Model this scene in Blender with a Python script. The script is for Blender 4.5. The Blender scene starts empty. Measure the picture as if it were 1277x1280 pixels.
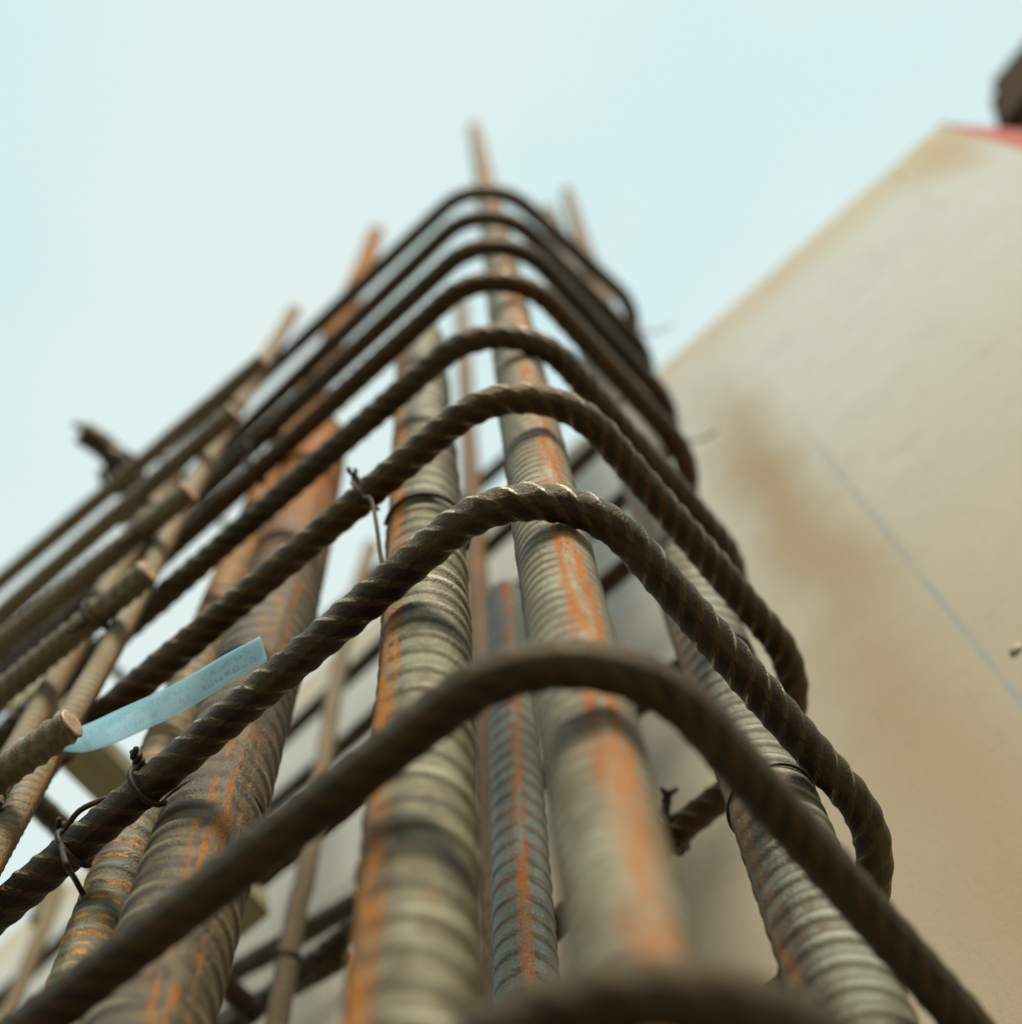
import bpy, math, random
import numpy as np

random.seed(7)
rng = np.random.default_rng(7)
scene = bpy.context.scene
col = scene.collection
H = 0.45                      # height of the lens above the slab

# ------------------------------------------------------------------ camera
F_PX, W_PX = 2303.95, 1277.0
RIGHT = (0.6511372735, -0.758219324, -0.03352175)
DOWN = (0.7226644359, 0.6328884266, -0.27786391)
FWD = (0.2318973138, 0.1567025723, 0.9600353846)
cam_d = bpy.data.cameras.new("camera")
cam = bpy.data.objects.new("camera", cam_d)
col.objects.link(cam)
from mathutils import Matrix, Vector
m = Matrix.Identity(4)
for i in range(3):
    m[i][0] = RIGHT[i]; m[i][1] = -DOWN[i]; m[i][2] = -FWD[i]
m[2][3] = H
cam.matrix_world = m
cam_d.sensor_fit = 'HORIZONTAL'
cam_d.sensor_width = 36.0
cam_d.lens = F_PX * 36.0 / W_PX
cam_d.clip_start = 0.01
cam_d.clip_end = 3000
cam_d.dof.use_dof = True
cam_d.dof.focus_distance = 0.50
cam_d.dof.aperture_fstop = 8.6
scene.camera = cam

# ------------------------------------------------------------------ world
SUN_EL, SUN_AZ = math.radians(42), math.radians(226)   # azimuth counter-clockwise from +X
world = bpy.data.worlds.new("World")
scene.world = world
world.use_nodes = True
nt = world.node_tree
N, Lk = nt.nodes, nt.links
N.clear()
out = N.new('ShaderNodeOutputWorld')
bg = N.new('ShaderNodeBackground')
bg.inputs['Strength'].default_value = 0.1
sky = N.new('ShaderNodeTexSky')
sky.sky_type = 'NISHITA'
sky.sun_disc = False
sky.sun_elevation = SUN_EL
sky.sun_rotation = math.pi / 2 - SUN_AZ
sky.air_density = 1.0
sky.dust_density = 2.0
tc = N.new('ShaderNodeTexCoord')
def wm(op, a, b):
    t = N.new('ShaderNodeMath'); t.operation = op
    for i_, v_ in enumerate((a, b)):
        if isinstance(v_, (int, float)): t.inputs[i_].default_value = v_
        else: Lk.new(v_, t.inputs[i_])
    return t.outputs[0]
def wdot(v):
    t = N.new('ShaderNodeVectorMath'); t.operation = 'DOT_PRODUCT'
    Lk.new(tc.outputs['Generated'], t.inputs[0]); t.inputs[1].default_value = v
    return t.outputs['Value']
ACROSS, ALONG = (-0.7299, 0.6807, -0.063), (0.681, 0.732, 0.02)
cmb = N.new('ShaderNodeCombineXYZ')
Lk.new(wm('MULTIPLY', wdot(ACROSS), 4.0), cmb.inputs[0])
Lk.new(wm('MULTIPLY', wdot(ALONG), 2.2), cmb.inputs[1])
cmb.inputs[2].default_value = 0.55
nz = N.new('ShaderNodeTexNoise')
nz.inputs['Scale'].default_value = 1.6
nz.inputs['Detail'].default_value = 2
nz.inputs['Roughness'].default_value = 0.4
nz.inputs['Distortion'].default_value = 0.5
Lk.new(cmb.outputs[0], nz.inputs['Vector'])
streak = wm('MULTIPLY', wm('MAXIMUM', wm('SUBTRACT', 1.0, wm('DIVIDE', wm('ABSOLUTE', wm('ADD', wdot(ACROSS), wm('MULTIPLY', wm('SUBTRACT', nz.outputs['Fac'], 0.5), 0.06)), 0), 0.16)), 0.0), 0.20)
skyfac = wm('ADD', nz.outputs['Fac'], streak)
cr = N.new('ShaderNodeValToRGB')
cr.color_ramp.elements[0].position = 0.30
cr.color_ramp.elements[0].color = (7.25, 9.35, 9.35, 1)
cr.color_ramp.elements[1].position = 0.82
cr.color_ramp.elements[1].color = (8.5, 9.6, 9.15, 1)
mixw = N.new('ShaderNodeMix'); mixw.data_type = 'RGBA'
mixw.inputs[0].default_value = 0.9
Lk.new(skyfac, cr.inputs['Fac'])
Lk.new(sky.outputs['Color'], mixw.inputs[6])
Lk.new(cr.outputs['Color'], mixw.inputs[7])
Lk.new(mixw.outputs[2], bg.inputs['Color'])
Lk.new(bg.outputs['Background'], out.inputs['Surface'])

# ------------------------------------------------------------------ sun (soft, through thin overcast)
sun_d = bpy.data.lights.new("sun", 'SUN')
sun_d.energy = 4.0
sun_d.angle = math.radians(16)
sun_d.color = (1.0, 0.91, 0.75)
sun = bpy.data.objects.new("sun", sun_d)
col.objects.link(sun)
sd = Vector((math.cos(SUN_EL) * math.cos(SUN_AZ), math.cos(SUN_EL) * math.sin(SUN_AZ), math.sin(SUN_EL)))
sun.rotation_euler = sd.to_track_quat('Z', 'Y').to_euler()
sun.location = (-2, -2, 5)

scene.view_settings.view_transform = 'Standard'
scene.view_settings.look = 'None'
scene.view_settings.exposure = 0.0
scene.view_settings.gamma = 1.0
scene.view_settings.use_curve_mapping = False

# ================================================================== materials
class Mat:
    """Tiny node builder."""
    def __init__(s, name, rough=0.6, metal=0.0, spec=0.5):
        s.m = bpy.data.materials.new(name); s.m.use_nodes = True
        s.t = s.m.node_tree
        s.b = s.t.nodes['Principled BSDF']
        s.b.inputs['Roughness'].default_value = rough
        s.b.inputs['Metallic'].default_value = metal
        s.b.inputs['Specular IOR Level'].default_value = spec
    def n(s, t): return s.t.nodes.new(t)
    def l(s, a, b): s.t.links.new(a, b)
    def attr(s, name, typ='GEOMETRY'):
        a = s.n('ShaderNodeAttribute'); a.attribute_name = name; a.attribute_type = typ
        return a
    def obj(s):
        return s.n('ShaderNodeTexCoord').outputs['Object']
    def scale(s, vec, sc, loc=(0, 0, 0)):
        mp = s.n('ShaderNodeMapping'); mp.inputs['Scale'].default_value = sc
        mp.inputs['Location'].default_value = loc
        s.l(vec, mp.inputs['Vector']); return mp.outputs['Vector']
    def noise(s, vec, sc, det=4, ro=0.6, dist=0.0):
        t = s.n('ShaderNodeTexNoise')
        t.inputs['Scale'].default_value = sc; t.inputs['Detail'].default_value = det
        t.inputs['Roughness'].default_value = ro; t.inputs['Distortion'].default_value = dist
        s.l(vec, t.inputs['Vector']); return t.outputs['Fac']
    def ramp(s, fac, a, b, ca=0.0, cb=1.0):
        t = s.n('ShaderNodeMapRange'); t.interpolation_type = 'SMOOTHSTEP'
        t.inputs['From Min'].default_value = a; t.inputs['From Max'].default_value = b
        t.inputs['To Min'].default_value = ca; t.inputs['To Max'].default_value = cb
        s.l(fac, t.inputs['Value']); return t.outputs['Result']
    def math(s, op, a, b=None):
        t = s.n('ShaderNodeMath'); t.operation = op; t.use_clamp = False
        for i, v in enumerate((a, b)):
            if v is None: continue
            if isinstance(v, (int, float)): t.inputs[i].default_value = v
            else: s.l(v, t.inputs[i])
        return t.outputs[0]
    def mix(s, fac, a, b):
        t = s.n('ShaderNodeMix'); t.data_type = 'RGBA'
        if isinstance(fac, (int, float)): t.inputs[0].default_value = fac
        else: s.l(fac, t.inputs[0])
        for i, v in ((6, a), (7, b)):
            if isinstance(v, tuple): t.inputs[i].default_value = (*v, 1)
            else: s.l(v, t.inputs[i])
        return t.outputs[2]
    def bump(s, h, strength, dist):
        t = s.n('ShaderNodeBump'); t.inputs['Strength'].default_value = strength
        t.inputs['Distance'].default_value = dist
        s.l(h, t.inputs['Height']); s.l(t.outputs['Normal'], s.b.inputs['Normal'])
    def color(s, c):
        if isinstance(c, tuple): s.b.inputs['Base Color'].default_value = (*c, 1)
        else: s.l(c, s.b.inputs['Base Color'])


def steel_mat(name, scale_col, scale_col2, dirt_col, rust_col, band=0.0, band2=0.0, spots=0.5,
              rough=0.5, spec=0.32, crest=None, valley_rust=0.0, rust_from=None, shine=None, edge=(0.86, 0.97), metal=0.0, dirt=0.85, foot_amt=0.9, tall_shade_col=None, brk_at=(0.36, 0.62)):
    """Mill-scaled reinforcing steel: lc = unrolled bar coordinates in mm, rib = rib height 0..1, ang = cos(theta)."""
    M = Mat(name, rough, 0.0, spec)
    lc = M.attr('lc').outputs['Vector']
    rib = M.attr('rib').outputs['Fac']
    ang = M.attr('ang').outputs['Fac']
    big = M.noise(M.scale(lc, (1, 1, 0.35)), 0.11, 5, 0.65, 0.6)
    fine = M.noise(lc, 1.5, 6, 0.75)
    long = M.noise(M.scale(lc, (1, 1, 0.10)), 0.35, 4, 0.6)
    c = M.mix(M.ramp(big, 0.36, 0.64), scale_col, scale_col2)
    c = M.mix(M.ramp(fine, 0.50, 0.66, 0, dirt), c, dirt_col)
    # brown dirt caught at the foot of the ribs
    foot = M.math('MULTIPLY', M.ramp(rib, 0.02, 0.18), M.ramp(rib, 0.75, 0.25))
    c = M.mix(M.math('MULTIPLY', foot, foot_amt), c, dirt_col)
    if crest:
        c = M.mix(M.math('MULTIPLY', M.ramp(rib, 0.55, 0.95), 0.7), c, crest)
    if valley_rust:
        vr = M.math('MULTIPLY', foot, M.ramp(M.noise(lc, 0.14, 3, 0.6), 0.42, 0.58, 0, valley_rust))
        c = M.mix(vr, c, rust_col)
    # rust: streaks along the seam rib and scattered blotches
    r1 = M.math('MULTIPLY', M.ramp(M.math('ADD', ang, M.math('MULTIPLY', M.math('SUBTRACT', long, 0.5), 0.25 if edge[0] < 0.9 else 0.05)), edge[0], edge[1]), band)
    r2 = M.math('MULTIPLY', M.ramp(M.math('ADD', M.math('MULTIPLY', ang, -1), M.math('MULTIPLY', M.math('SUBTRACT', long, 0.5), 0.3)), 0.84, 0.97), band2)
    brk = M.ramp(M.noise(M.scale(lc, (1, 1, 0.10)), 0.42, 6, 0.72), *brk_at)
    rr = M.math('MULTIPLY', M.math('MAXIMUM', r1, r2), brk)
    sp = M.math('MULTIPLY', M.ramp(M.noise(M.scale(lc, (1, 1, 0.45)), 0.10, 6, 0.75, 0.8), 0.59, 0.64), spots)
    rm = M.math('MAXIMUM', rr, sp)
    if rust_from:
        sz = M.n('ShaderNodeSeparateXYZ'); M.l(lc, sz.inputs[0])
        tall = M.math('MULTIPLY', M.ramp(sz.outputs['Z'], *rust_from), M.ramp(big, 0.30, 0.55, 0.25, 0.75))
        rm = M.math('MAXIMUM', rm, tall)
    rvar = M.mix(M.ramp(fine, 0.35, 0.65), rust_col, tuple(x * f for x, f in zip(rust_col, (0.55, 0.42, 0.35))))
    c = M.mix(rm, c, rvar)
    if tall_shade_col:  # shade behind the stacked stirrups, painted as a darker colour up the bar
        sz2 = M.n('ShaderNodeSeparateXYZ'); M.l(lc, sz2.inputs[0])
        c = M.mix(M.ramp(sz2.outputs['Z'], 1150, 1330), c, tall_shade_col)
    M.color(c)
    ro = M.math('ADD', M.math('MULTIPLY', M.ramp(fine, 0.3, 0.7), 0.25), M.math('ADD', M.math('MULTIPLY', rm, 0.3), rough - 0.12))
    if shine is not None:      # rib crests worn bright by handling
        worn = M.math('MULTIPLY', M.ramp(rib, 0.50, 0.85), M.ramp(M.noise(lc, 0.22, 3, 0.6), 0.34, 0.55))
        rs = M.n('ShaderNodeMix'); rs.data_type = 'FLOAT'
        M.l(worn, rs.inputs[0]); M.l(ro, rs.inputs[2]); rs.inputs[3].default_value = shine
        ro = rs.outputs[0]
        c2 = M.mix(M.math('MULTIPLY', worn, 0.8), c, (0.62, 0.54, 0.40)); M.color(c2)
    M.l(ro, M.b.inputs['Roughness'])
    M.l(M.math('MULTIPLY', M.math('SUBTRACT', 1.0, rm), metal), M.b.inputs['Metallic'])
    M.l(M.math('MULTIPLY', M.math('SUBTRACT', 1.0, M.math('MULTIPLY', rm, 0.85)), spec), M.b.inputs['Specular IOR Level'])
    h = M.math('ADD', M.noise(lc, 1.4, 4, 0.7), M.math('MULTIPLY', M.noise(lc, 0.35, 3, 0.6), 1.2))
    M.bump(h, 0.85, 0.0005)
    return M.m

RUST = (0.56, 0.19, 0.03)
DIRT = (0.085, 0.058, 0.030)
m_centre = steel_mat("scaled_steel_streaked", (0.295, 0.285, 0.195), (0.185, 0.150, 0.085), (0.075, 0.050, 0.022), RUST, band=0.85, band2=0.3, spots=0.22, rough=0.5, metal=0.25)
m_thick = steel_mat("scaled_steel_ribbed", (0.23, 0.215, 0.13), (0.12, 0.092, 0.046), (0.048, 0.032, 0.014), (0.58, 0.21, 0.02), band=0.9, band2=0.8, spots=0.2, rough=0.42, crest=(0.43, 0.405, 0.28), metal=0.35)
m_brown = steel_mat("scaled_steel_brown", (0.150, 0.112, 0.052), (0.085, 0.057, 0.025), (0.045, 0.029, 0.012), (0.52, 0.19, 0.022), band=0.8, band2=0.3, spots=0.22, brk_at=(0.51, 0.60), rough=0.36, spec=0.35, crest=(0.33, 0.285, 0.175), rust_from=(1050, 1250), metal=0.2)
m_blue = steel_mat("scaled_steel_bluish", (0.165, 0.175, 0.125), (0.115, 0.105, 0.065), (0.07, 0.048, 0.022), (0.56, 0.22, 0.02), band=0.7, band2=0.3, spots=0.1, rough=0.45, valley_rust=1.0, crest=(0.21, 0.225, 0.175), rust_from=(1080, 1300), metal=0.2)
m_seam = steel_mat("bluish_seamed_steel", (0.19, 0.23, 0.20), (0.14, 0.15, 0.115), (0.06, 0.042, 0.02), RUST, band=0.9, band2=0.3, spots=0.08, rough=0.38, valley_rust=0.15, crest=(0.24, 0.28, 0.25), edge=(0.955, 0.99), metal=0.3)
m_right = steel_mat("scaled_steel_right", (0.185, 0.195, 0.145), (0.115, 0.088, 0.048), (0.060, 0.041, 0.019), RUST, band=0.4, band2=0.2, spots=0.12, rough=0.40, crest=(0.31, 0.325, 0.255), metal=0.35, tall_shade_col=(0.075, 0.052, 0.028))
m_orange = steel_mat("brown_rusted_steel", (0.22, 0.155, 0.08), (0.165, 0.115, 0.055), (0.13, 0.07, 0.03), RUST, band=0.4, band2=0.4, spots=0.25, rough=0.6, valley_rust=0.3)
m_dull = steel_mat("dull_rolled_steel", (0.066, 0.050, 0.027), (0.034, 0.025, 0.014), (0.085, 0.053, 0.023), (0.12, 0.05, 0.015), spots=0.25, rough=0.5, spec=0.3, crest=(0.080, 0.058, 0.030), metal=0.6, dirt=0.5)
m_russet = steel_mat("russet_rolled_steel", (0.066, 0.042, 0.019), (0.030, 0.019, 0.009), (0.095, 0.055, 0.022), (0.22, 0.085, 0.02), spots=0.7, rough=0.42, spec=0.3, crest=(0.11, 0.075, 0.036), shine=0.2, metal=0.7, dirt=0.6)
m_dark = steel_mat("dark_rolled_steel", (0.066, 0.051, 0.029), (0.026, 0.019, 0.011), (0.088, 0.060, 0.031), (0.13, 0.055, 0.015), spots=0.22, rough=0.38, spec=0.3, crest=(0.10, 0.075, 0.040), shine=0.15, metal=0.75, dirt=0.55)
m_tan = steel_mat("tan_rolled_steel", (0.225, 0.185, 0.115), (0.165, 0.130, 0.075), (0.09, 0.062, 0.030), (0.36, 0.17, 0.05), spots=0.2, rough=0.45, crest=(0.50, 0.44, 0.31), metal=0.35, dirt=0.3, foot_amt=0.5)
m_thin = steel_mat("thin_rolled_steel", (0.29, 0.25, 0.16), (0.23, 0.165, 0.085), (0.13, 0.09, 0.045), (0.44, 0.22, 0.08), band=0.6, spots=0.3, rough=0.5, metal=0.2)

Mw = Mat("black_annealed_wire", 0.6, 0.0, 0.25)
_v = Mw.obj()
Mw.color(Mw.mix(Mw.ramp(Mw.noise(_v, 160, 3), 0.45, 0.65), (0.028, 0.021, 0.014), (0.10, 0.05, 0.018)))
m_wire = Mw.m

Mc = Mat("sheared_steel_end", 0.55, 0.2, 0.5)
_v = Mc.obj()
Mc.color(Mc.mix(Mc.ramp(Mc.noise(_v, 700, 4), 0.35, 0.65), (0.50, 0.34, 0.22), (0.33, 0.21, 0.13)))
Mc.bump(Mc.noise(_v, 1500, 3), 0.4, 0.0003)
m_cut = Mc.m

# ---- plywood shuttering: local origin at its vertical pencil line, y along the wall, z up
Mp = Mat("weathered_plywood", 0.72, 0.0, 0.3)
pv = Mp.obj()
grain = Mp.noise(Mp.scale(pv, (30, 1.3, 16)), 3.0, 6, 0.65, 0.3)
speck = Mp.noise(pv, 420, 4, 0.75)
smear = Mp.noise(Mp.scale(pv, (1, 9, 26)), 1.6, 5, 0.62, 0.8)
cloud = Mp.noise(Mp.scale(pv, (1, 1.0, 0.7)), 5.5, 5, 0.6, 0.5)
c = Mp.mix(Mp.ramp(grain, 0.3, 0.7), (0.535, 0.545, 0.50), (0.50, 0.51, 0.465))
c = Mp.mix(Mp.ramp(cloud, 0.42, 0.68, 0, 0.55), c, (0.51, 0.53, 0.485))
c = Mp.mix(Mp.ramp(speck, 0.52, 0.68, 0, 0.55), c, (0.25, 0.18, 0.11))
c = Mp.mix(Mp.ramp(smear, 0.54, 0.70, 0, 0.42), c, (0.37, 0.375, 0.37))
c = Mp.mix(Mp.ramp(smear, 0.44, 0.30, 0, 0.40), c, (0.60, 0.57, 0.47))
blot = Mp.noise(pv, 90, 5, 0.7)
c = Mp.mix(Mp.ramp(blot, 0.52, 0.70, 0, 0.30), c, (0.30, 0.22, 0.13))
sx = Mp.n('ShaderNodeSeparateXYZ'); Mp.l(pv, sx.inputs[0])
wob = Mp.math('MULTIPLY', Mp.math('SUBTRACT', Mp.noise(Mp.scale(pv, (1, 0.8, 1)), 7, 4, 0.55), 0.5), 0.055)
# water-run stain down the board beside the cage
d = Mp.math('ABSOLUTE', Mp.math('SUBTRACT', Mp.math('ADD', sx.outputs['Y'], wob), 0.040))
st = Mp.math('MULTIPLY', Mp.math('MULTIPLY', Mp.ramp(d, 0.040, 0.0), Mp.ramp(sx.outputs['Z'], 1.74, 1.40)), Mp.ramp(Mp.noise(Mp.scale(pv, (1, 1.8, 0.5)), 9, 5, 0.68), 0.05, 0.55))
c = Mp.mix(Mp.math('MULTIPLY', st, 0.85), c, (0.30, 0.20, 0.085))
# stain near the top outer corner and along the top edge
d2 = Mp.math('ADD', Mp.math('ABSOLUTE', Mp.math('SUBTRACT', sx.outputs['Y'], -0.178)), Mp.math('MULTIPLY', Mp.math('ABSOLUTE', Mp.math('SUBTRACT', sx.outputs['Z'], 1.69)), 0.42))
st2 = Mp.ramp(Mp.math('ADD', d2, wob), 0.052, 0.008)
c = Mp.mix(Mp.math('MULTIPLY', st2, 0.65), c, (0.42, 0.27, 0.11))
st3 = Mp.ramp(Mp.math('ADD', sx.outputs['Z'], Mp.math('MULTIPLY', wob, 1.4)), 1.655, 1.755)
c = Mp.mix(Mp.math('MULTIPLY', st3, 0.5), c, (0.48, 0.34, 0.17))
# less skylight reaching the lower board, put into its colour as darker tan
low = Mp.ramp(Mp.math('ADD', sx.outputs['Z'], Mp.math('MULTIPLY', wob, 2.5)), 1.58, 0.98)
c = Mp.mix(Mp.math('MULTIPLY', low, 0.8), c, (0.39, 0.30, 0.185))
# carpenter's pencil / chalk line
dl = Mp.math('ABSOLUTE', Mp.math('SUBTRACT', Mp.math('ADD', sx.outputs['Y'], Mp.math('MULTIPLY', wob, 0.015)), 0.0076))
ln = Mp.math('MULTIPLY', Mp.ramp(dl, 0.0022, 0.0006), Mp.math('MULTIPLY', Mp.ramp(sx.outputs['Z'], 1.50, 1.32), Mp.ramp(Mp.noise(Mp.scale(pv, (1, 1, 8)), 4, 3), 0.25, 0.55)))
c = Mp.mix(Mp.math('MULTIPLY', ln, 0.75), c, (0.27, 0.30, 0.30))
Mp.color(c)
scr = Mp.noise(Mp.scale(pv, (1, 46, 3.2)), 1.7, 2, 0.5, 1.2)
scr2 = Mp.noise(Mp.scale(pv, (1, 5, 52)), 1.3, 2, 0.5, 1.5)
sc = Mp.math('MAXIMUM', Mp.ramp(Mp.math('ABSOLUTE', Mp.math('SUBTRACT', scr, 0.63)), 0.008, 0.002), Mp.ramp(Mp.math('ABSOLUTE', Mp.math('SUBTRACT', scr2, 0.66)), 0.008, 0.002))
c = Mp.mix(Mp.math('MULTIPLY', sc, 0.35), c, (0.30, 0.245, 0.17))
Mp.color(c)
Mp.bump(Mp.math('ADD', Mp.math('MULTIPLY', grain, 0.25), Mp.math('MULTIPLY', speck, 0.9)), 0.35, 0.0006)
m_ply = Mp.m

def wood_mat(name, a, b, axis_scale):
    M = Mat(name, 0.85, 0, 0.08)
    v = M.obj()
    g = M.noise(M.scale(v, axis_scale), 6, 5, 0.6, 0.6)
    M.color(M.mix(M.ramp(g, 0.3, 0.7), a, b))
    M.bump(g, 0.3, 0.0008)
    return M.m
m_beam = wood_mat("dark_timber", (0.050, 0.027, 0.009), (0.028, 0.014, 0.005), (40, 4, 40))
m_spacer = wood_mat("olive_timber", (0.42, 0.38, 0.24), (0.32, 0.29, 0.18), (4, 60, 60))
m_red = wood_mat("red_film_faced_board", (0.56, 0.19, 0.165), (0.48, 0.16, 0.14), (10, 10, 40))

Mr = Mat("blue_plastic_ribbon", 0.35, 0, 0.5)
uv = Mr.attr('lc').outputs['Vector']         # x along, y across, in mm
sxr = Mr.n('ShaderNodeSeparateXYZ'); Mr.l(uv, sxr.inputs[0])
glyph = Mr.noise(Mr.scale(uv, (0.9, 0.55, 1)), 0.95, 1.0, 0.4)
rows = Mr.math('MULTIPLY', Mr.ramp(Mr.math('ABSOLUTE', Mr.math('SUBTRACT', Mr.math('ABSOLUTE', sxr.outputs['Y']), 1.55)), 1.15, 0.75), 1.0)
words = Mr.ramp(Mr.noise(Mr.scale(uv, (0.3, 0.2, 1)), 0.45, 1, 0.4), 0.42, 0.47)
ink = Mr.math('MULTIPLY', Mr.math('MULTIPLY', Mr.ramp(glyph, 0.47, 0.53), rows), words)
Mr.color(Mr.mix(Mr.math('MULTIPLY', ink, 0.8), (0.50, 0.79, 0.91), (0.20, 0.29, 0.36)))
Mr.b.inputs['Transmission Weight'].default_value = 0.0
trn = Mr.n('ShaderNodeBsdfTranslucent'); trn.inputs['Color'].default_value = (0.52, 0.83, 0.96, 1)
mxs = Mr.n('ShaderNodeMixShader'); mxs.inputs[0].default_value = 0.6
Mr.l(Mr.b.outputs[0], mxs.inputs[1]); Mr.l(trn.outputs[0], mxs.inputs[2])
tsp = Mr.n('ShaderNodeBsdfTransparent'); mx2 = Mr.n('ShaderNodeMixShader'); mx2.inputs[0].default_value = 0.33
Mr.l(mxs.outputs[0], mx2.inputs[1]); Mr.l(tsp.outputs[0], mx2.inputs[2])
Mr.l(mx2.outputs[0], Mr.t.nodes['Material Output'].inputs['Surface'])
m_ribbon = Mr.m

Mg = Mat("concrete_slab", 0.85, 0, 0.3)
gv = Mg.obj()
Mg.color(Mg.mix(Mg.ramp(Mg.noise(gv, 3, 6, 0.65), 0.35, 0.65), (0.20, 0.17, 0.125), (0.14, 0.115, 0.08)))
Mg.bump(Mg.noise(gv, 60, 5, 0.7), 0.4, 0.003)
m_slab = Mg.m

# ================================================================== mesh helpers
def link(name, me, mat, parent=None, smooth=True):
    o = bpy.data.objects.new(name, me)
    col.objects.link(o)
    if mat: me.materials.append(mat)
    if smooth:
        me.polygons.foreach_set('use_smooth', np.ones(len(me.polygons), dtype=bool))
    if parent: o.parent = parent
    return o

def tag(o, label, cat, group=None):
    o['label'] = label; o['category'] = cat
    if group: o['group'] = group
    return o

def grid_mesh(name, P, closed, caps, attrs):
    """P: (n, k, 3) rings; quads between them, optional caps."""
    n, k = P.shape[:2]
    verts = P.reshape(-1, 3)
    i = np.arange(n - 1)[:, None]; j = np.arange(k if closed else k - 1)[None, :]
    j2 = (j + 1) % k
    q = np.stack([i * k + j, i * k + j2, (i + 1) * k + j2, (i + 1) * k + j], -1).reshape(-1, 4)
    loops = q.ravel(); starts = np.arange(len(q)) * 4; tot = np.full(len(q), 4)
    if caps:
        loops = np.concatenate([loops, np.arange(k)[::-1], (n - 1) * k + np.arange(k)])
        starts = np.concatenate([starts, [len(q) * 4, len(q) * 4 + k]]); tot = np.concatenate([tot, [k, k]])
    me = bpy.data.meshes.new(name)
    me.vertices.add(len(verts)); me.vertices.foreach_set('co', verts.astype(np.float32).ravel())
    me.loops.add(len(loops)); me.loops.foreach_set('vertex_index', loops.astype(np.int32))
    me.polygons.add(len(starts)); me.polygons.foreach_set('loop_start', starts.astype(np.int32))
    me.polygons.foreach_set('loop_total', tot.astype(np.int32))
    for nm, (typ, arr) in attrs.items():
        a = me.attributes.new(nm, typ, 'POINT')
        a.data.foreach_set('vector' if typ == 'FLOAT_VECTOR' else 'value', arr.astype(np.float32).ravel())
    me.update(calc_edges=True)
    return me

def resample(pts, step):
    pts = np.asarray(pts, float)
    seg = np.linalg.norm(np.diff(pts, axis=0), axis=1)
    s = np.concatenate([[0], np.cumsum(seg)])
    n = max(4, int(s[-1] / step) + 1)
    t = np.linspace(0, s[-1], n)
    return np.stack([np.interp(t, s, pts[:, i]) for i in range(3)], -1), t

def catmull(pts, sub=8):
    p = np.asarray(pts, float)
    p = np.vstack([2 * p[0] - p[1], p, 2 * p[-1] - p[-2]])
    o = []
    for i in range(1, len(p) - 2):
        for t in np.arange(sub) / sub:
            a, b, c, d = p[i - 1:i + 3]
            o.append(0.5 * ((2 * b) + (c - a) * t + (2 * a - 5 * b + 4 * c - d) * t * t + (3 * b - a - 3 * c + d) * t ** 3))
    o.append(p[-2])
    return np.array(o)

def frames(P, n0):
    T = np.gradient(P, axis=0); T /= np.linalg.norm(T, axis=1)[:, None]
    Nn = np.empty_like(P); v = np.asarray(n0, float)
    for i in range(len(P)):
        v = v - T[i] * (v @ T[i]); v /= np.linalg.norm(v); Nn[i] = v
    return T, Nn, np.cross(T, Nn)

def rebar_mesh(name, pts, r, n0, pitch, hrib=0.0005, hseam=0.0005, starts=1.0, sharp=2.5, k=24, step=0.0012,
               crescent=0.6, wob=0.0, seam_w=9.0, seed=0, caps=True, phase2=0.35, amp_range=(0.6, 1.1)):
    """Deformed bar swept along pts. n0 = direction of the first seam rib. Transverse ribs are real relief."""
    P, s = resample(pts, step)
    g = np.random.default_rng(seed)
    if wob:
        for a in range(3):
            ph = g.uniform(0, 6.28, 3)
            P[:, a] += wob * (np.sin(s * 9 + ph[0]) + 0.5 * np.sin(s * 23 + ph[1])) * (0.5 if a == 2 else 1)
    T, A, B = frames(P, n0)
    th = np.arange(k) / k * 2 * np.pi
    ct, sn = np.cos(th), np.sin(th)
    half = (sn < 0).astype(float)
    jit = np.interp(s, np.linspace(0, s[-1], 60), g.normal(0, 0.10, 60))
    ph = s[:, None] / pitch + starts * th[None, :] / (2 * np.pi) + half[None, :] * phase2 + jit[:, None]
    amp = np.interp(s, np.linspace(0, s[-1], 220), g.uniform(*amp_range, 220))[:, None]
    w = (0.5 + 0.5 * np.cos(2 * np.pi * ph)) ** sharp * np.abs(sn)[None, :] ** crescent * amp
    seam = np.exp(-((np.abs(ct) - 1) * seam_w * 4) ** 2)[None, :] * np.ones_like(w)
    h = np.maximum(hrib * w, hseam * seam)
    dent = np.interp(s, np.linspace(0, s[-1], 50), g.normal(0, 1, 50))[:, None] * 0.00012
    R = (r if np.isscalar(r) else np.interp(P[:, 2] - H, r[0], r[1])[:, None]) + h + dent
    r = r if np.isscalar(r) else r[1][0]
    pos = P[:, None, :] + R[..., None] * (ct[None, :, None] * A[:, None, :] + sn[None, :, None] * B[:, None, :])
    off = g.uniform(-400, 400)
    lc = np.stack([np.broadcast_to(ct * r * 1000, R.shape) + off, np.broadcast_to(sn * r * 1000, R.shape),
                   np.broadcast_to(s[:, None] * 1000, R.shape)], -1)
    return grid_mesh(name, pos, True, caps, {
        'lc': ('FLOAT_VECTOR', lc), 'rib': ('FLOAT', np.clip(w + 0 * h, 0, 1)),
        'ang': ('FLOAT', np.broadcast_to(ct, R.shape).copy())}), P

def tube_arrays(pts, r, k=8, taper=False):
    P = np.asarray(pts, float)
    T, A, B = frames(P, (0.31, 0.17, 0.93) if abs((P[-1] - P[0])[2]) < 0.8 * np.linalg.norm(P[-1] - P[0]) + 1e-9 else (1, 0.2, 0))
    th = np.arange(k) / k * 2 * np.pi
    rr = np.full(len(P), r)
    return P[:, None, :] + rr[:, None, None] * (np.cos(th)[None, :, None] * A[:, None, :] + np.sin(th)[None, :, None] * B[:, None, :])

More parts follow.
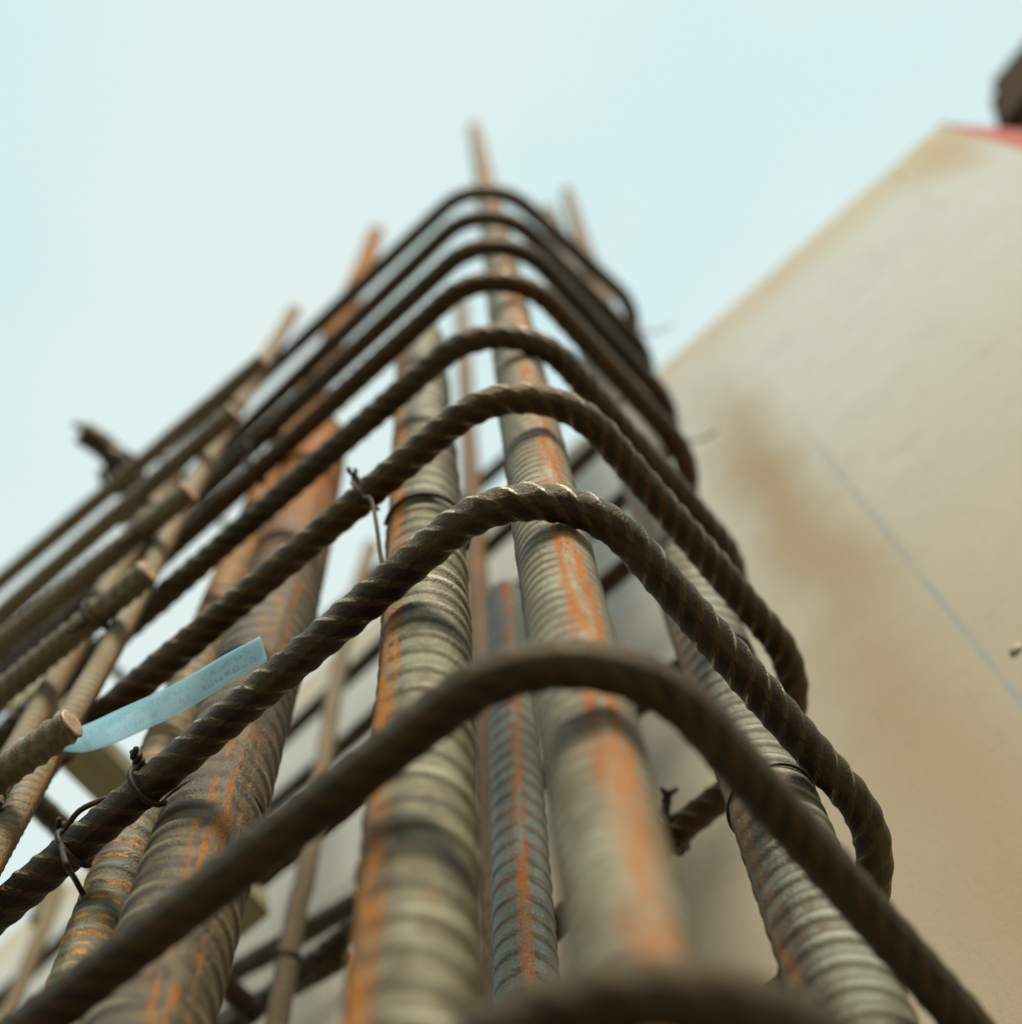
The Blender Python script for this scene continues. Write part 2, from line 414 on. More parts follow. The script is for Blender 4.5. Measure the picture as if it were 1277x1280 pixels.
def wire_object(name, strands, label, r=0.0007, mat=None, group=None, cat="tie wire"):
    """One tie: several bent strands of the same wire joined as one mesh."""
    V, Fq, base = [], [], 0
    for st in strands:
        rad = r
        if isinstance(st, tuple): st, rad = st
        G = tube_arrays(st, rad)
        n, k = G.shape[:2]
        V.append(G.reshape(-1, 3))
        for i in range(n - 1):
            for j in range(k):
                Fq.append((base + i * k + j, base + i * k + (j + 1) % k, base + (i + 1) * k + (j + 1) % k, base + (i + 1) * k + j))
        Fq.append(tuple(base + j for j in range(k))[::-1]); Fq.append(tuple(base + (n - 1) * k + j for j in range(k)))
        base += n * k
    me = bpy.data.meshes.new(name)
    me.from_pydata(np.vstack(V).tolist(), [], Fq); me.update()
    o = link(name, me, mat or m_wire)
    return tag(o, label, cat, group)

def box_mesh(name, c, ex, ey, ez, bevel=0.0015):
    import bmesh
    bm = bmesh.new()
    c, ex, ey, ez = (Vector(v) for v in (c, ex, ey, ez))
    vs = [bm.verts.new(c + ex * a + ey * b + ez * d) for a in (0, 1) for b in (0, 1) for d in (0, 1)]
    for f in ((0, 1, 3, 2), (4, 6, 7, 5), (0, 4, 5, 1), (2, 3, 7, 6), (0, 2, 6, 4), (1, 5, 7, 3)):
        bm.faces.new([vs[i] for i in f])
    bmesh.ops.recalc_face_normals(bm, faces=bm.faces)
    if bevel:
        bmesh.ops.bevel(bm, geom=list(bm.edges), offset=bevel, segments=2, affect='EDGES')
    me = bpy.data.meshes.new(name); bm.to_mesh(me); bm.free()
    return me

def up(p):
    p = np.asarray(p, float).copy(); p[..., 2] += H
    return p

# ================================================================== ground
gm = bpy.data.meshes.new("ground")
gm.from_pydata([(-400, -400, 0), (400, -400, 0), (400, 400, 0), (-400, 400, 0)], [], [(0, 1, 2, 3)])
go = link("ground", gm, m_slab, smooth=False); go['kind'] = 'structure'

# ================================================================== plywood shuttering wall
YAW = -0.0196
panel = bpy.data.objects.new("plywood_panel", None); col.objects.link(panel)
panel.location = (0.30 + 0.0196 * 0.1985, 0, 0)
panel.rotation_euler = (0, 0, YAW)
tag(panel, "large weathered tan plywood shuttering board standing behind the rebar cage", "plywood board")
TOP = 1.7604
sheet = link("face_sheet", box_mesh("face_sheet", (0, -0.1985, 0.0), (0.018, 0, 0), (0, 1.6, 0), (0, 0, TOP), 0.0012), m_ply, panel, False)
stiff_mat = wood_mat("pale_batten_timber", (0.45, 0.35, 0.2), (0.36, 0.27, 0.15), (30, 3, 30))
for zz in (0.25, 0.95, 1.55):
    link("batten", box_mesh("batten", (0.0185, -0.15, zz), (0.045, 0, 0), (0, 1.5, 0), (0, 0, 0.09), 0.002), stiff_mat, panel, False)
def nail_head(y, z, r):
    th = np.arange(12) / 12 * 2 * np.pi
    rings = []
    for x, q in ((0.0002, r), (-0.0009, r), (-0.0014, r * 0.7)):
        rings.append(np.stack([np.full(12, x), y + q * np.cos(th), z + q * np.sin(th)], -1))
    me = grid_mesh("nail_head", np.array(rings), True, True, {})
    return link("nail_head", me, m_nail, panel)
Mn = Mat("rusty_nail", 0.6, 0.3); Mn.color((0.40, 0.31, 0.20)); m_nail = Mn.m
nail_head(-0.0025, 1.0582, 0.0026)
nail_head(-0.15, 1.72, 0.003)

# red board sticking out behind the far edge of the plywood
def hexa(name, corners8, mat, bevel=0.001):
    import bmesh
    bm = bmesh.new(); vs = [bm.verts.new(v) for v in corners8]
    for f in ((0, 1, 2, 3), (7, 6, 5, 4), (0, 4, 5, 1), (1, 5, 6, 2), (2, 6, 7, 3), (3, 7, 4, 0)):
        bm.faces.new([vs[i] for i in f])
    bmesh.ops.recalc_face_normals(bm, faces=bm.faces)
    if bevel: bmesh.ops.bevel(bm, geom=list(bm.edges), offset=bevel, segments=2, affect='EDGES')
    me = bpy.data.meshes.new(name); bm.to_mesh(me); bm.free()
    return link(name, me, mat, None, False)
q = [(-0.2124, 1.4283), (-0.2400, 1.2100), (-0.2250, 0.20), (-0.1700, 0.20)]
q = [(y, z + H if z > 0.3 else 0.0) for y, z in q]
x0r = 0.330
q2 = [(-0.2150 * x0r / 0.322 + 0.001, 1.4180 * x0r / 0.322 + H), (-0.2385, 1.195 + H), (-0.3600, 0.0), (-0.1500, 0.0), ]
red = hexa("red_board", [(x0r, y, z) for y, z in q2] + [(x0r + 0.012, y, z) for y, z in q2], m_red)
tag(red, "thin red board edge jutting out behind the top corner of the plywood", "board")

# timber above the red board
P0 = np.array([0.36, -0.2831, 1.5777])
a = np.array([0.0, -0.042, 0.0314]); b = np.array([0.0, 0.031, -0.1129])
L = a / np.linalg.norm(a) * 0.9
c8 = [P0, P0 + L, P0 + L + b * 1.5, P0 + b * 1.5]
c8 = [up(v) for v in c8] + [up(v + np.array([0.075, -0.01, 0.0])) for v in c8]
beam = hexa("timber_beam", [tuple(v) for v in c8], m_beam, 0.010)
tag(beam, "dark brown timber beam end poking in above the red board at upper right", "timber beam")

# ================================================================== stirrups (closed links round the corner bar)
X0, Y0, Z7, WID, SP, RB = 0.10373, 0.05613, 0.45733, 0.15957, 0.118, 0.035
ST = [(-0.0017, 0.0017, 0.0047, -0.0353, 0.0124, -0.0011, -0.0115, 0.0884),
      (-0.0014, 0.0023, 0.0020, -0.0520, 0.0086, -0.0033, -0.0077, 0.0159),
      (-0.0000, -0.0002, 0.0000, -0.0337, 0.0064, -0.0037, -0.0070, -0.003),
      (-0.0004, 0.0014, 0.0073, -0.0200, 0.0179, -0.0001, -0.0097, 0.0039),
      (-0.0004, 0.003, 0.0, -0.0039, 0.0236, 0.0213, 0.0015),
      (0.0006, -0.0022, -0.0007, 0.0124, -0.0193, -0.0178, -0.0023),
      (0.0012, 0.0007, 0.0057, 0.005, -0.0427, -0.0465, 0.0012),
      (0.0008, -0.0023, -0.0033, 0.02, 0.0287, 0.0423, 0.0),
      (0.0035, -0.0035, -0.0045, 0.01, 0.02, 0.0, 0.0)]

def stirrup_map(k, P):
    dx, dy, dz, yaw, tx, ty, dw, skew = (*ST[k - 1], 0.0)[:8]
    P = np.atleast_2d(P).astype(float); P = np.stack([P[:, 0], P[:, 1] - skew * P[:, 0]], -1)
    c, s = math.cos(yaw), math.sin(yaw)
    zt = np.clip(ty * P[:, 1], -0.014, 0.014)
    return np.stack([X0 + dx + c * P[:, 0] - s * P[:, 1], Y0 + dy + s * P[:, 0] + c * P[:, 1],
                     Z7 + (7 - k) * SP + dz + tx * P[:, 0] + zt + H], -1)

ST_LABELS = [
    "topmost dark ribbed stirrup, bent round the corner bar just below its tip",
    "second stirrup from the top, blurred dark steel close under the topmost one",
    "third stirrup from the top, blurred dark steel hoop against the sky",
    "fourth stirrup from the top, just above the cut end of the stout bar",
    "fifth stirrup from the top, crossing just below the stout bar's cut end",
    "sixth stirrup from the top, a wire knot standing on it left of the corner",
    "seventh stirrup from the top, sharply focused with bright glints on its twisted ribs",
    "eighth stirrup from the top, thick soft-focus hoop crossing the whole foreground",
    "lowest stirrup, a large out-of-focus dark curve at the bottom edge",
]
S_R = 0.0049
for k in range(1, 10):
    ww = WID + ST[k - 1][6]
    LY = 0.80 if k < 5 else 0.58
    ar = np.linspace(0, np.pi / 2, 20)
    left = np.stack([np.zeros(30), np.linspace(LY, RB + 0.002, 30)], -1)
    arc1 = np.stack([RB - RB * np.cos(ar), RB - RB * np.sin(ar)], -1)
    arc2 = np.stack([ww - RB + RB * np.sin(ar), RB - RB * np.cos(ar)], -1)
    right = np.stack([np.full(30, ww), np.linspace(RB + 0.002, LY, 30)], -1)
    P = stirrup_map(k, np.vstack([left, arc1, arc2, right]))
    g = np.random.default_rng(100 + k)
    near = k >= 5
    me, _ = rebar_mesh("stirrup", P, S_R, (0.3 * g.normal(), 0, 1), 0.0072, hrib=0.00050 if k < 8 else 0.00038, hseam=0.0002, starts=-4.0, sharp=4.5 if k < 8 else 3.0,
                       k=60 if near else 20, step=0.0008 if near else 0.0015, crescent=0.5, wob=0.00025, seed=200 + k, phase2=0.0)
    tag(link("stirrup", me, {6: m_russet, 8: m_dull, 9: m_dull, 4: m_russet, 2: m_dull}.get(k, m_dark)), ST_LABELS[k - 1], "stirrup", "stirrups of the rebar cage")

# ================================================================== upright bars
def face_dir(x, y, deg):
    a = math.atan2(-y, -x) + math.radians(deg)
    return (math.cos(a), math.sin(a), 0)

def upright(name, pts, r, deg, label, mat, cat="rebar", group="upright bars of the cage", **kw):
    pts = up(catmull(pts, 6)); 
    mid = pts[len(pts) // 2]
    me, P = rebar_mesh(name, pts, r, face_dir(mid[0], mid[1], deg), **kw)
    return tag(link(name, me, mat), label, cat, group), P

G0 = -H + 0.001
centre, centre_P = upright("corner_rebar", [(.1296, .0745, G0), (.1299, .0752, .0), (.1299, .0752, .3), (.1299, .0759, .70), (.1299, .0750, 1.17), (.1299, .0761, 1.955)], ((.5, .9, 1.2, 1.96), (.0100, .0092, .0080, .0058)), 24,
        "tall upright corner bar with orange rust stripe, its tip the highest in the picture", m_centre, pitch=0.0060, hrib=0.0006, hseam=0.0005, starts=0.4, sharp=2.4, k=48, step=0.0011, crescent=1.1, seam_w=6, seed=1, amp_range=(0.1, 1.2))
B_PTS = [(.1237, .1160, G0), (.1237, .1158, .10), (.1237, .1154, .36), (.1237, .1156, .46), (.1237, .1189, .634), (.1237, .1253, .9051)]
bbar, B_P = upright("upright_rebar", B_PTS, 0.0116, -58,
        "stout ribbed upright bar left of the corner bar, orange rust down its left side", m_thick, pitch=0.0118, hrib=0.0013, hseam=0.0006, starts=0.9, sharp=2.8, k=48, step=0.0010, seed=2, amp_range=(0.45, 1.2))
L_PTS = [(.1262, .2010, G0), (.1258, .1985, .25), (.1255, .1950, .50), (.1255, .1912, .674), (.1255, .1950, .9010)]
lbar, L_P = upright("upright_rebar", L_PTS, 0.0138, 8,
        "thickest brown upright bar under the blue ribbon, with orange rust patches beside its seam", m_brown, pitch=0.0105, hrib=0.0011, hseam=0.0008, starts=1.4, sharp=1.8, k=44, step=0.0011, seed=3)
rbar, R_P = upright("upright_rebar", [(.1225, .2320, G0), (.1222, .2300, .25), (.1220, .2285, .4132), (.122, .2285, .50), (.122, .2255, .70), (.122, .2190, .90), (.122, .2090, 1.062), (.122, .1955, 1.41), (.122, .1895, 1.645)], ((.6, 1.0, 1.65), (.0079, .0082, .0062)), 70,
        "slimmer grey bar lapped left of the thickest bar, rust under its ribs, orange tip", m_blue, pitch=0.0088, hrib=0.0010, hseam=0.0005, starts=0.25, sharp=2.0, k=32, step=0.0010, crescent=0.8, seed=4)
E_PTS = [(.2240, .0775, G0), (.2237, .0768, .2), (.2235, .0764, .40), (.2233, .0755, .58), (.2228, .0745, .81), (.2222, .0738, .93), (.2215, .0733, 1.13), (.2220, .0715, 1.40), (.2228, .0690, 1.74)]
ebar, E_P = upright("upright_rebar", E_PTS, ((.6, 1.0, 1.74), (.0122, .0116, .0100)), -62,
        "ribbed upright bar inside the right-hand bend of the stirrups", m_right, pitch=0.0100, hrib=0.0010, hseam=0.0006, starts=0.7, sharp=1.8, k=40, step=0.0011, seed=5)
fbar, F_P = upright("upright_rebar", [(.2352, .0655, .90), (.2351, .0632, 1.13), (.2340, .0580, 1.38), (.2316, .0440, 1.85)], ((.9, 1.3, 1.85), (.0068, .0066, .0055)), 0,
        "slim tan bar tip leaning into the sky right of the corner bar", m_orange, pitch=0.008, hrib=0.0005, starts=0.8, k=20, step=0.0016, seed=15)
dbar, D_P = upright("upright_rebar", [(.2140, .1610, G0), (.2145, .1600, .2), (.2150, .1590, .4444), (.2150, .1545, .66), (.2150, .1538, .770)], 0.0090, 4,
        "blue-grey ribbed bar with a thin rust seam in the gap left of the corner bar", m_seam, pitch=0.0110, hrib=0.0007, hseam=0.0007, starts=0.5, sharp=4.0, k=36, step=0.0011, seed=6)
cbar, C_P = upright("upright_rebar", [(.2440, .1900, G0), (.2445, .1910, .70), (.2450, .1937, 1.116), (.2450, .1950, 1.832)], 0.0062, 20,
        "slim brown upright bar seen between the stout ribbed bar and the corner bar", m_orange, pitch=0.008, hrib=0.0005, starts=0.8, k=18, step=0.0018, seed=7)
hbar, H_P = upright("thin_rebar", [(.2450, .3010, G0), (.2452, .3005, .6), (.2455, .2975, .75), (.2455, .2962, 1.038), (.2455, .2829, 1.1988)], 0.0047, -20,
        "thin grey upright bar in the rear mesh, wire-tied near the bottom edge", m_thin, pitch=0.006, hrib=0.0004, starts=0.8, k=16, step=0.0016, seed=8, group="thin upright bars of the wall mesh")
gbar, G_P = upright("thin_rebar", [(.0940, .2560, G0), (.0938, .2510, .30), (.0935, .2466, .50), (.0935, .2385, .63), (.0935, .2390, .764), (.0935, .2345, .9), (.0935, .2310, .9944), (.0935, .2160, 1.2168)], 0.0043, 35,
        "thin tan upright bar behind the cut ends of the horizontal bars at left", m_thin, pitch=0.0042, hrib=0.0004, starts=0.5, k=18, step=0.0009, seed=9, group="thin upright bars of the wall mesh")
g2bar, G2_P = upright("thin_rebar", [(.0945, .2800, G0), (.0940, .2745, .5), (.0935, .2738, .64), (.0935, .2725, .80), (.0935, .2700, .96)], 0.0046, 35,
        "second thin tan upright bar, left of the one behind the cut ends", m_thin, pitch=0.0045, hrib=0.0004, starts=0.5, k=16, step=0.0012, seed=10, group="thin upright bars of the wall mesh")

ibar, I_P = upright("thin_rebar", [(.2455, .516, G0), (.2455, .5236, .8953), (.2455, .539, .9936), (.2455, .542, 1.10)], 0.0047, 0,
        "thin grey upright bar of the rear mesh at the lower left edge, out of focus", m_thin, pitch=0.006, hrib=0.0004, starts=0.8, k=14, step=0.002, seed=12, group="thin upright bars of the wall mesh")

# ================================================================== horizontal lap bars with sheared ends
def lap_bar(name, a, b, r, label, mat, seed, group, pitch=0.0058, cut=True, k=24, step=0.0010):
    a = up(a); b = up(b)
    me, P = rebar_mesh(name, np.linspace(a, b, 12), r, (0.2, 0.1, 1), pitch, hrib=0.0009, hseam=0.0003, starts=2.0, sharp=1.5, k=k, step=step, crescent=0.5, wob=0.00012, seed=seed)
    o = tag(link(name, me, mat), label, "rebar", group)
    if cut:
        g = np.random.default_rng(seed + 50)
        T, A, B = frames(P[:4], (0.2, 0.1, 1))
        th = np.arange(18) / 18 * 2 * np.pi
        rings = []
        for off, q in ((0.0002, 1.0), (-0.0003, 1.0), (-0.0006, 0.85), (-0.0005, 0.5), (-0.0006, 0.12)):
            rr = r * q * (1 + 0.04 * g.normal(size=18))
            tilt = 0.35 * rr * np.cos(th)
            rings.append(P[0] + T[0] * off + 0 * T[0] + rr[:, None] * (np.cos(th)[:, None] * A[0] + np.sin(th)[:, None] * B[0]) + T[0] * (-np.abs(tilt[:, None]) * 0.15))
        link("cut_end", grid_mesh("cut_end", np.array(rings), True, True, {}), m_cut, o)
    return o

UB = [((.084, .2153, .4914), (.0524, .62, .4914), "lowest left horizontal bar, its pale sheared end facing the blue ribbon"),
      ((.084, .2156, .6321), (.0758, .62, .6321), "left horizontal bar second from below, its cut end above the blue ribbon"),
      ((.084, .2134, .7341), (.0690, .62, .7341), "left horizontal bar third from below, between the sharp and the blurred ones"),
      ((.084, .2086, .8662), (.0830, .62, .8662), "left horizontal bar fourth from below, blurred, running under the outermost one"),
      ((.084, .2033, .9745), (.0762, .62, .9745), "outermost left horizontal bar against the sky, a dark hooked stub sitting on it")]
for i, (a, b, lab) in enumerate(UB):
    lap_bar("horizontal_rebar", a, b, 0.0045, lab, m_tan, 300 + i, "horizontal lap bars ending at the left", pitch=0.0052)
RB_ = [((.2725, .2890, .7430), (.2725, .56, .850), "dark horizontal bar of the rear mesh, behind the thin grey upright"),
       ((.2725, .2960, .7020), (.2725, .54, .800), "lower dark horizontal bar of the rear mesh, near the bottom edge")]
for i, (a, b, lab) in enumerate(RB_):
    lap_bar("horizontal_rebar", a, b, 0.0048, lab, m_dark, 320 + i, "horizontal bars of the rear mesh", cut=False, k=14, step=0.002)

# hooked stub (end of a cross tie) on the outermost bar
hk = [(.0600, .3115, 1.0120), (.0655, .3105, 1.0060), (.0740, .3100, 1.0010), (.0840, .3100, .9990), (.0930, .3120, .9950), (.0975, .3170, .9850), (.0960, .3230, .9760)]
hk = [(.0500, .3135, 1.0040)] + hk[1:]
pts = up(catmull(hk, 10))
me, _ = rebar_mesh("cross_tie", pts, 0.0068, (0, 0, 1), 0.006, hrib=0.0007, starts=3, k=20, step=0.0009, seed=41)
ct = tag(link("cross_tie", me, m_dark), "short dark hooked bar end poking into the sky from the outermost left bar", "rebar hook")
# lower cross tie between the two mesh faces
a, b = np.array((.118, .3345, .6844)), np.array((.262, .3345, .6844))
me, _ = rebar_mesh("cross_tie", up(np.linspace(a, b, 8)), 0.0050, (0, 0, 1), 0.006, hrib=0.0006, starts=3, k=16, step=0.0015, seed=42)
tag(link("cross_tie", me, m_dark), "dark cross bar at lower left, running back to the rear mesh", "rebar")

for (yy, zz, lab) in ((.3916, 1.3531, "blurred thin cross bar in the sky gap between the fourth and fifth stirrups at left"),
                      (.4131, 1.0416, "blurred thin cross bar in the sky gap above the blue ribbon")):
    a, b = np.array((.112, yy, zz)), np.array((.262, yy, zz))
    me, _ = rebar_mesh("cross_tie", up(np.linspace(a, b, 6)), 0.0032, (0, 0, 1), 0.006, hrib=0.0003, starts=3, k=12, step=0.002, seed=int(zz * 100))
    tag(link("cross_tie", me, m_thin), lab, "rebar")

# timber spacer between the mesh faces
sp_c = np.array((.108, .3449, .7757))
ey = np.array((0, .0105, .0)); ez = np.array((0, 0.004, .024))
me = box_mesh("timber_spacer", tuple(up(sp_c - ey - ez / 2)), (.150, 0, 0), tuple(2 * ey), tuple(ez), 0.0015)
tag(link("timber_spacer", me, m_spacer, None, False), "olive-brown timber spacer strip wedged between front and rear bars at lower left", "timber spacer")

# ================================================================== tie wires
WIRES = "wire ties of the cage"
def ring(c, axis, r, a0, a1, n=26, ref=(0, 0, 1), lift=None):
    ax = np.asarray(axis, float); ax /= np.linalg.norm(ax)
    u = np.asarray(ref, float); u -= ax * (u @ ax); u /= np.linalg.norm(u); v = np.cross(ax, u)
    t = np.radians(np.linspace(a0, a1, n))[:, None]
    p = np.asarray(c, float) + r * (np.cos(t) * u + np.sin(t) * v)
    if lift is not None: p = p + ax * lift(np.degrees(t))
    return p

def twist(p, d, length, rr=0.0009, turns=2.5, seed=0):
    """Twisted tail: two strands wound round each other, ends splayed."""
    d = np.asarray(d, float); d /= np.linalg.norm(d)
    u = np.cross(d, (0.3, 0.5, 0.8)); u /= np.linalg.norm(u); v = np.cross(d, u)
    t = np.linspace(0, 1, 22)[:, None]; o = []
    g = np.random.default_rng(seed)
    for s in (0, np.pi):
        spl = np.clip(t - 0.7, 0, 1) * length * 0.9
        e = g.normal(size=3) * 0.5
        q = np.asarray(p) + d * t * length + rr * (np.cos(turns * 6.28 * t + s) * u + np.sin(turns * 6.28 * t + s) * v) + spl * (np.cos(s + 1) * u + np.sin(s + 1) * v + e * 0.4)
        o.append(q)
    return o

def bar_at(P, z):
    i = np.argmin(np.abs(P[:, 2] - (z + H))); return P[i]

def front_y(k, y):           # point on the left leg of stirrup k
    return stirrup_map(k, (0, y - Y0))[0]
def right_x(k, x):
    return stirrup_map(k, (x - X0, 0))[0]

def bar_tie(P, r, z, label, tilt=(0, 0, 0), a=(-150, 150), dip=0.004, knot=None, rw=0.00045):
    c = bar_at(P, z)
    toward = np.array([-c[0], -c[1], 0]); toward /= np.linalg.norm(toward)
    # loop round the bar, rising where it passes over the seam
    pts = ring(c, np.array((0, 0, 1.0)) + np.array(tilt), r - rw * 0.1, a[0], a[1], 40, toward, lambda t: dip * (np.abs(t) / 90.0) ** 1.3)
    st = [pts]
    if knot is not None:
        st += twist(pts[0], knot, 0.008, seed=int(z * 1000))
    return wire_object("tie_wire", st, label, rw, group=WIRES)

# loops round the corner bar just beneath stirrups 8, 7 and 6
def zs(k, y): return front_y(k, y)[2] - H
bar_tie(E_P, 0.0128, right_x(7, .2235)[2] - H + 0.004, "dark tie wire across the right-hand ribbed bar beside the seventh stirrup", dip=0.002, tilt=(-.1, .1, 0))
bar_tie(E_P, 0.0128, .3755, "bright wire end at the left side of the right-hand ribbed bar, near the bottom", dip=0.002, a=(-150, -70), knot=(-.5, .9, -.8), rw=0.0007)
bar_tie(H_P, 0.0053, .6650, "small wire tie round the thin grey upright near the bottom edge", dip=0.004, rw=0.0011)

# tie: seventh stirrup to the thickest bar (rusty twisted knot)
p = front_y(7, .1965)
s1 = ring(p, (0.1, 1, 0.15), 0.0062, 25, -190, 30, (-1, 0, 0.4))
c = bar_at(L_P, p[2] - H - 0.004)
tw = np.array([-c[0], -c[1], 0]); tw /= np.linalg.norm(tw)
s2 = ring(c, (0.10, 0.12, 1), 0.0149, -75, 130, 40, tw, lambda t: 0.012 + 0.003 * t / 100)
k1 = twist(s1[0], (-0.8, -0.25, 0.3), 0.005, 0.0010, turns=1.5, seed=5)
wire_object("tie_wire", [s1, (s2, 0.0007)] + k1, "rusty twisted tie wire binding the seventh stirrup to the thickest bar", 0.00085, group=WIRES)
# tie: seventh stirrup to the slimmer bar
p = front_y(7, .2235)
s1 = ring(p, (0.05, 1, -0.1), 0.0061, 25, -190, 30, (-1, 0, 0.6))
c = bar_at(R_P, p[2] - H - 0.006)
s2 = catmull([s1[14], up((.1000, .2160, .4290)), up((.1085, .2250, .4440)), up((.1180, .2300, .4480))], 8)
k1 = twist(s1[0], (-0.8, 0.1, 0.4), 0.004, 0.0009, turns=1.5, seed=8)
s3 = catmull([s1[2], s1[2] + np.array((-.001, -.008, .002)), p + np.array((.000, -.020, .0066)), p + np.array((.006, -.024, .003))], 8)
wire_object("tie_wire", [s1, s2, s3] + k1, "dark tie wire binding the seventh stirrup to the slimmer grey bar", 0.0008, group=WIRES)
# tie: sixth stirrup to the stout bar
p = front_y(6, .1275)
s1 = ring(p, (0.05, 1, -0.1), 0.0061, 25, -190, 30, (-1, 0, 0.6))
c = bar_at(B_P, p[2] - H - 0.008)
tw = np.array([-c[0], -c[1], 0]); tw /= np.linalg.norm(tw)
s2 = ring(c, (0.05, 0.22, 1), 0.0128, -80, 110, 40, tw, lambda t: -0.004 - 0.006 * np.sin(np.radians(t)))
k1 = twist(s1[0], (-0.8, -0.3, 0.5), 0.006, 0.0008, turns=1.2, seed=11)
s3 = catmull([s1[18], s1[18] + np.array((.002, -.003, -.012)), c + np.array((-.006, .0105, -.040))], 8)
wire_object("tie_wire", [s1, s2, s3] + k1, "thin tie wire standing up on the sixth stirrup left of the stout bar", 0.0007, group=WIRES)
# wire wound round the foot of the hooked stub
c = np.array((.0825, .3105, .9995 + H))
st_ = [ring(c + np.array((0, o, 0)), (0.15 * o * 100, 1, 0.1), 0.0092, -170, 175, 34, (-1, 0, 0)) for o in (-.006, -.001, .004, .0085)]
st_.append(catmull([c + np.array((-.007, .0, .006)), c + np.array((-.018, .003, .010)), c + np.array((-.030, .001, .009)), c + np.array((-.038, .005, .012))], 8))
wire_object("tie_wire", st_, "thick clump of dark wire round the foot of the hooked stub in the sky", 0.0019, group=WIRES)
for (cy, cz, lab) in ((.2400, .6321, "dark wire tie where the second left horizontal bar meets the thin tan upright"),
                      (.2390, .7341, "dark wire tie where the third left horizontal bar meets the thin tan upright")):
    c = np.array((.0838, cy, cz + H))
    wire_object("tie_wire", [ring(c, (0.2, 1, 0.2), 0.0063, -160, 170, 34, (-1, 0, 0)), ring(c + np.array((.004, .002, .0)), (0.3, 1, -0.4), 0.0074, -150, 160, 34, (-1, 0, 0))] + twist(c + np.array((-.002, .004, -.006)), (-0.3, 0.6, -0.7), 0.007, 0.0010, 1.5, int(cz * 100)), lab, 0.0009, group=WIRES)
# tie: lowest lap bar to the thin tan upright
c = np.array((.0838, .2475, .4914 + H))
s1 = ring(c, (0, 1, 0.1), 0.0063, -160, 170, 34, (-1, 0, 0)); s2 = ring(c + np.array((.004, .002, .001)), (0.3, 1, -0.4), 0.0072, -150, 160, 34, (-1, 0, 0))
wire_object("tie_wire", [s1, s2], "dark double wire tie on the lowest left horizontal bar at the left edge", 0.0009, group=WIRES)
# knot on the rear leg of the sixth stirrup
p = stirrup_map(6, (WID - .0023, .125 - Y0))[0]
s1 = ring(p, (0, 1, 0.1), 0.0068, -170, 170, 34, (-1, 0, 0)); s2 = ring(p + np.array((0, .004, 0)), (0.25, 1, 0.1), 0.0070, -170, 170, 34, (-1, 0, 0))
s3 = ring(p + np.array((-.004, .003, .003)), (0.9, 0.3, 0.6), 0.0042, 0, 330, 30, (0, 0, 1))
wire_object("tie_wire", [s1, s2, s3] + twist(p + np.array((-.006, 0, .003)), (-0.7, -0.9, 0.35), 0.010, 0.0011, 2, 21) + twist(p + np.array((-.006, .004, .002)), (-0.9, 0.1, 0.3), 0.007, 0.0011, 2, 22),
            "tangled wire knot on the dark bar right of the corner bar, low in the picture", 0.0010, group=WIRES)
# tail on the fifth stirrup right of the corner bar
p = right_x(5, .148)
s1 = ring(p, (1, 0, 0.1), 0.0064, -120, 150, 30, (0, -1, 0.3))
s2 = catmull([s1[0], s1[0] + np.array((.000, .004, -.010)), s1[0] + np.array((-.004, .008, -.024)), s1[0] + np.array((-.005, .012, -.036))], 8)
wire_object("tie_wire", [s1, s2], "thin loose wire tail under the fifth stirrup, right of the corner bar", 0.0006, group=WIRES)
# wire ends at the right bends of the second and third stirrups
for kk, dx, lab in ((3, .002, "blurred wire end sticking out at the right bend of the third stirrup"),
                    (1, .004, "blurred wire end sticking into the sky at the right bend of the topmost stirrup")):
    ww = WID + ST[kk - 1][6]
    p = stirrup_map(kk, (ww - 0.004, 0.010))[0]
    s1 = ring(p, (1, 1, 0), 0.0066, -150, 150, 30, (1, -1, 0))
    e = p + np.array((.0047, -.0047, .001))
    s2 = catmull([e, e + np.array((.004, -.006, .001)), e + np.array((.006, -.014, .004))], 8)
    wire_object("tie_wire", [s1, s2], lab, 0.0006, group=WIRES)
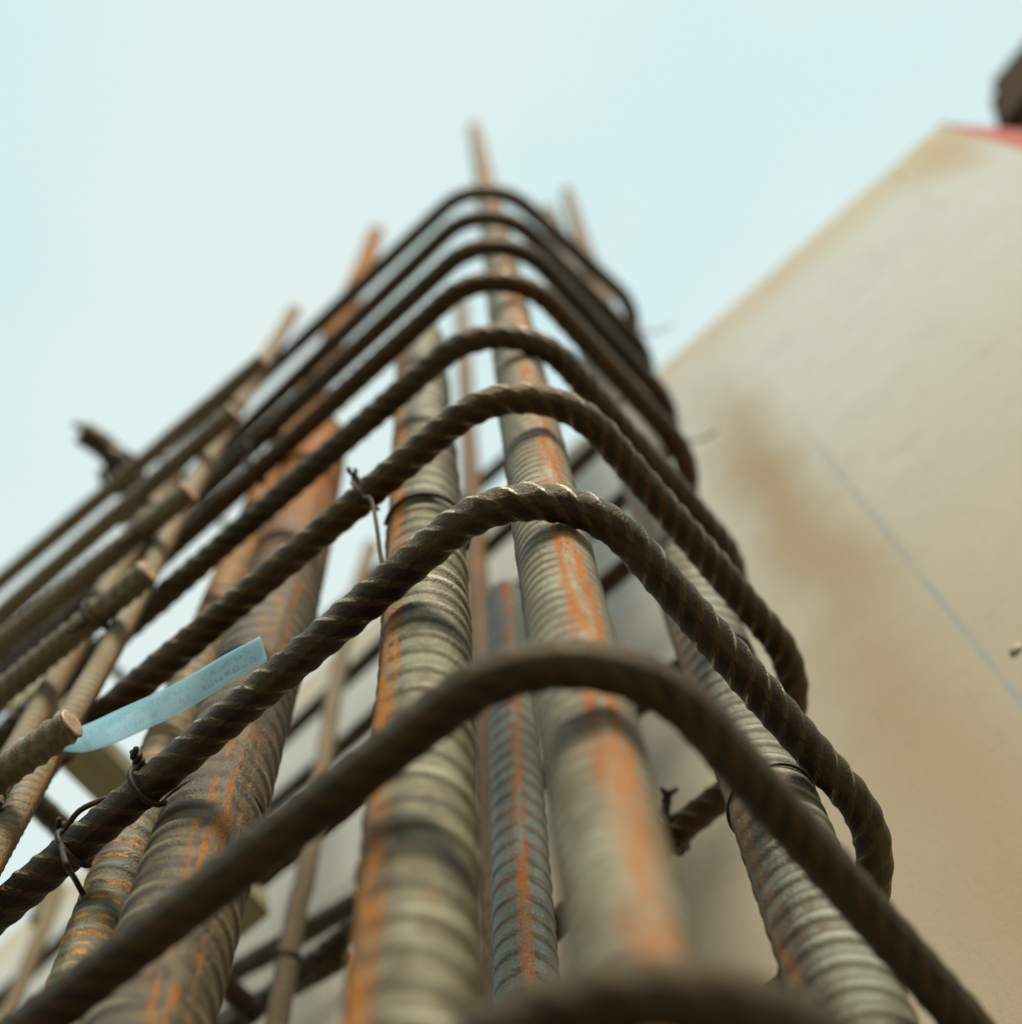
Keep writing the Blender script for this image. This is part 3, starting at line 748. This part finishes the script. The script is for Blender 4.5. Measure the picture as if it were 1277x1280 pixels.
# knot where the fourth stirrup meets the thin upright
p = front_y(4, .2080)
s1 = ring(p, (0, 1, 0.1), 0.0066, -170, 170, 34, (-1, 0, 0))
wire_object("tie_wire", [s1] + twist(p + np.array((-.006, 0, .003)), (-0.7, -0.5, 0.7), 0.010, 0.0011, 2, 31), "small wire knot on the fourth stirrup, close to the thin tan upright", 0.0010, group=WIRES)

# ================================================================== blue ribbon tag
cl = catmull([(.0915, .2660, .5650), (0.0925, 0.2494, 0.5476), (0.093, 0.2242, 0.5101), (0.0945, 0.2002, 0.491), (0.097, 0.1826, 0.4843), (0.1, 0.1674, 0.4865), (0.102, 0.1573, 0.4861)], 14)
cl, s = resample(up(cl), 0.0012)
T = np.gradient(cl, axis=0); T /= np.linalg.norm(T, axis=1)[:, None]
HW = 0.0040
wd0 = np.array((0.10, -0.15, 1.0))
rows = []; lc = []
for i in range(len(cl)):
    f = i / (len(cl) - 1)
    tws = 0.45 * math.sin(f * 4.2 + 0.3) - 0.15
    vw = cl[i] - np.array((0, 0, H)); wd0 = np.cross(vw, T[i])
    w = wd0 - T[i] * (wd0 @ T[i]); w /= np.linalg.norm(w)
    nn = np.cross(T[i], w)
    w = w * math.cos(tws) + nn * math.sin(tws)
    hw = HW * (0.68 + 0.38 * min(1.0, f * 1.6))
    for_row = []; 
    for v in np.linspace(-1, 1, 9):
        cup = 0.0005 * (1 - v * v) + 0.00028 * math.sin(f * 23 + v * 1.6) * math.sin(f * 9 + 1) + (0.0006 if abs(f - 0.47 - 0.02 * v) < 0.012 else 0.0)
        cutoff = T[i] * 0.0
        for_row.append(cl[i] + w * hw * v + nn * cup + cutoff); lc.append((s[i] * 1000, v * hw * 1000, 0))
    rows.append(for_row)
rows = np.array(rows)
me = grid_mesh("ribbon_tag", rows, False, False, {'lc': ('FLOAT_VECTOR', np.array(lc))})
rib = link("ribbon_tag", me, m_ribbon)
sol = rib.modifiers.new("thickness", 'SOLIDIFY'); sol.thickness = 0.00015
tag(rib, "light blue plastic ribbon tag with faint grey print, lying across the bars", "tag")
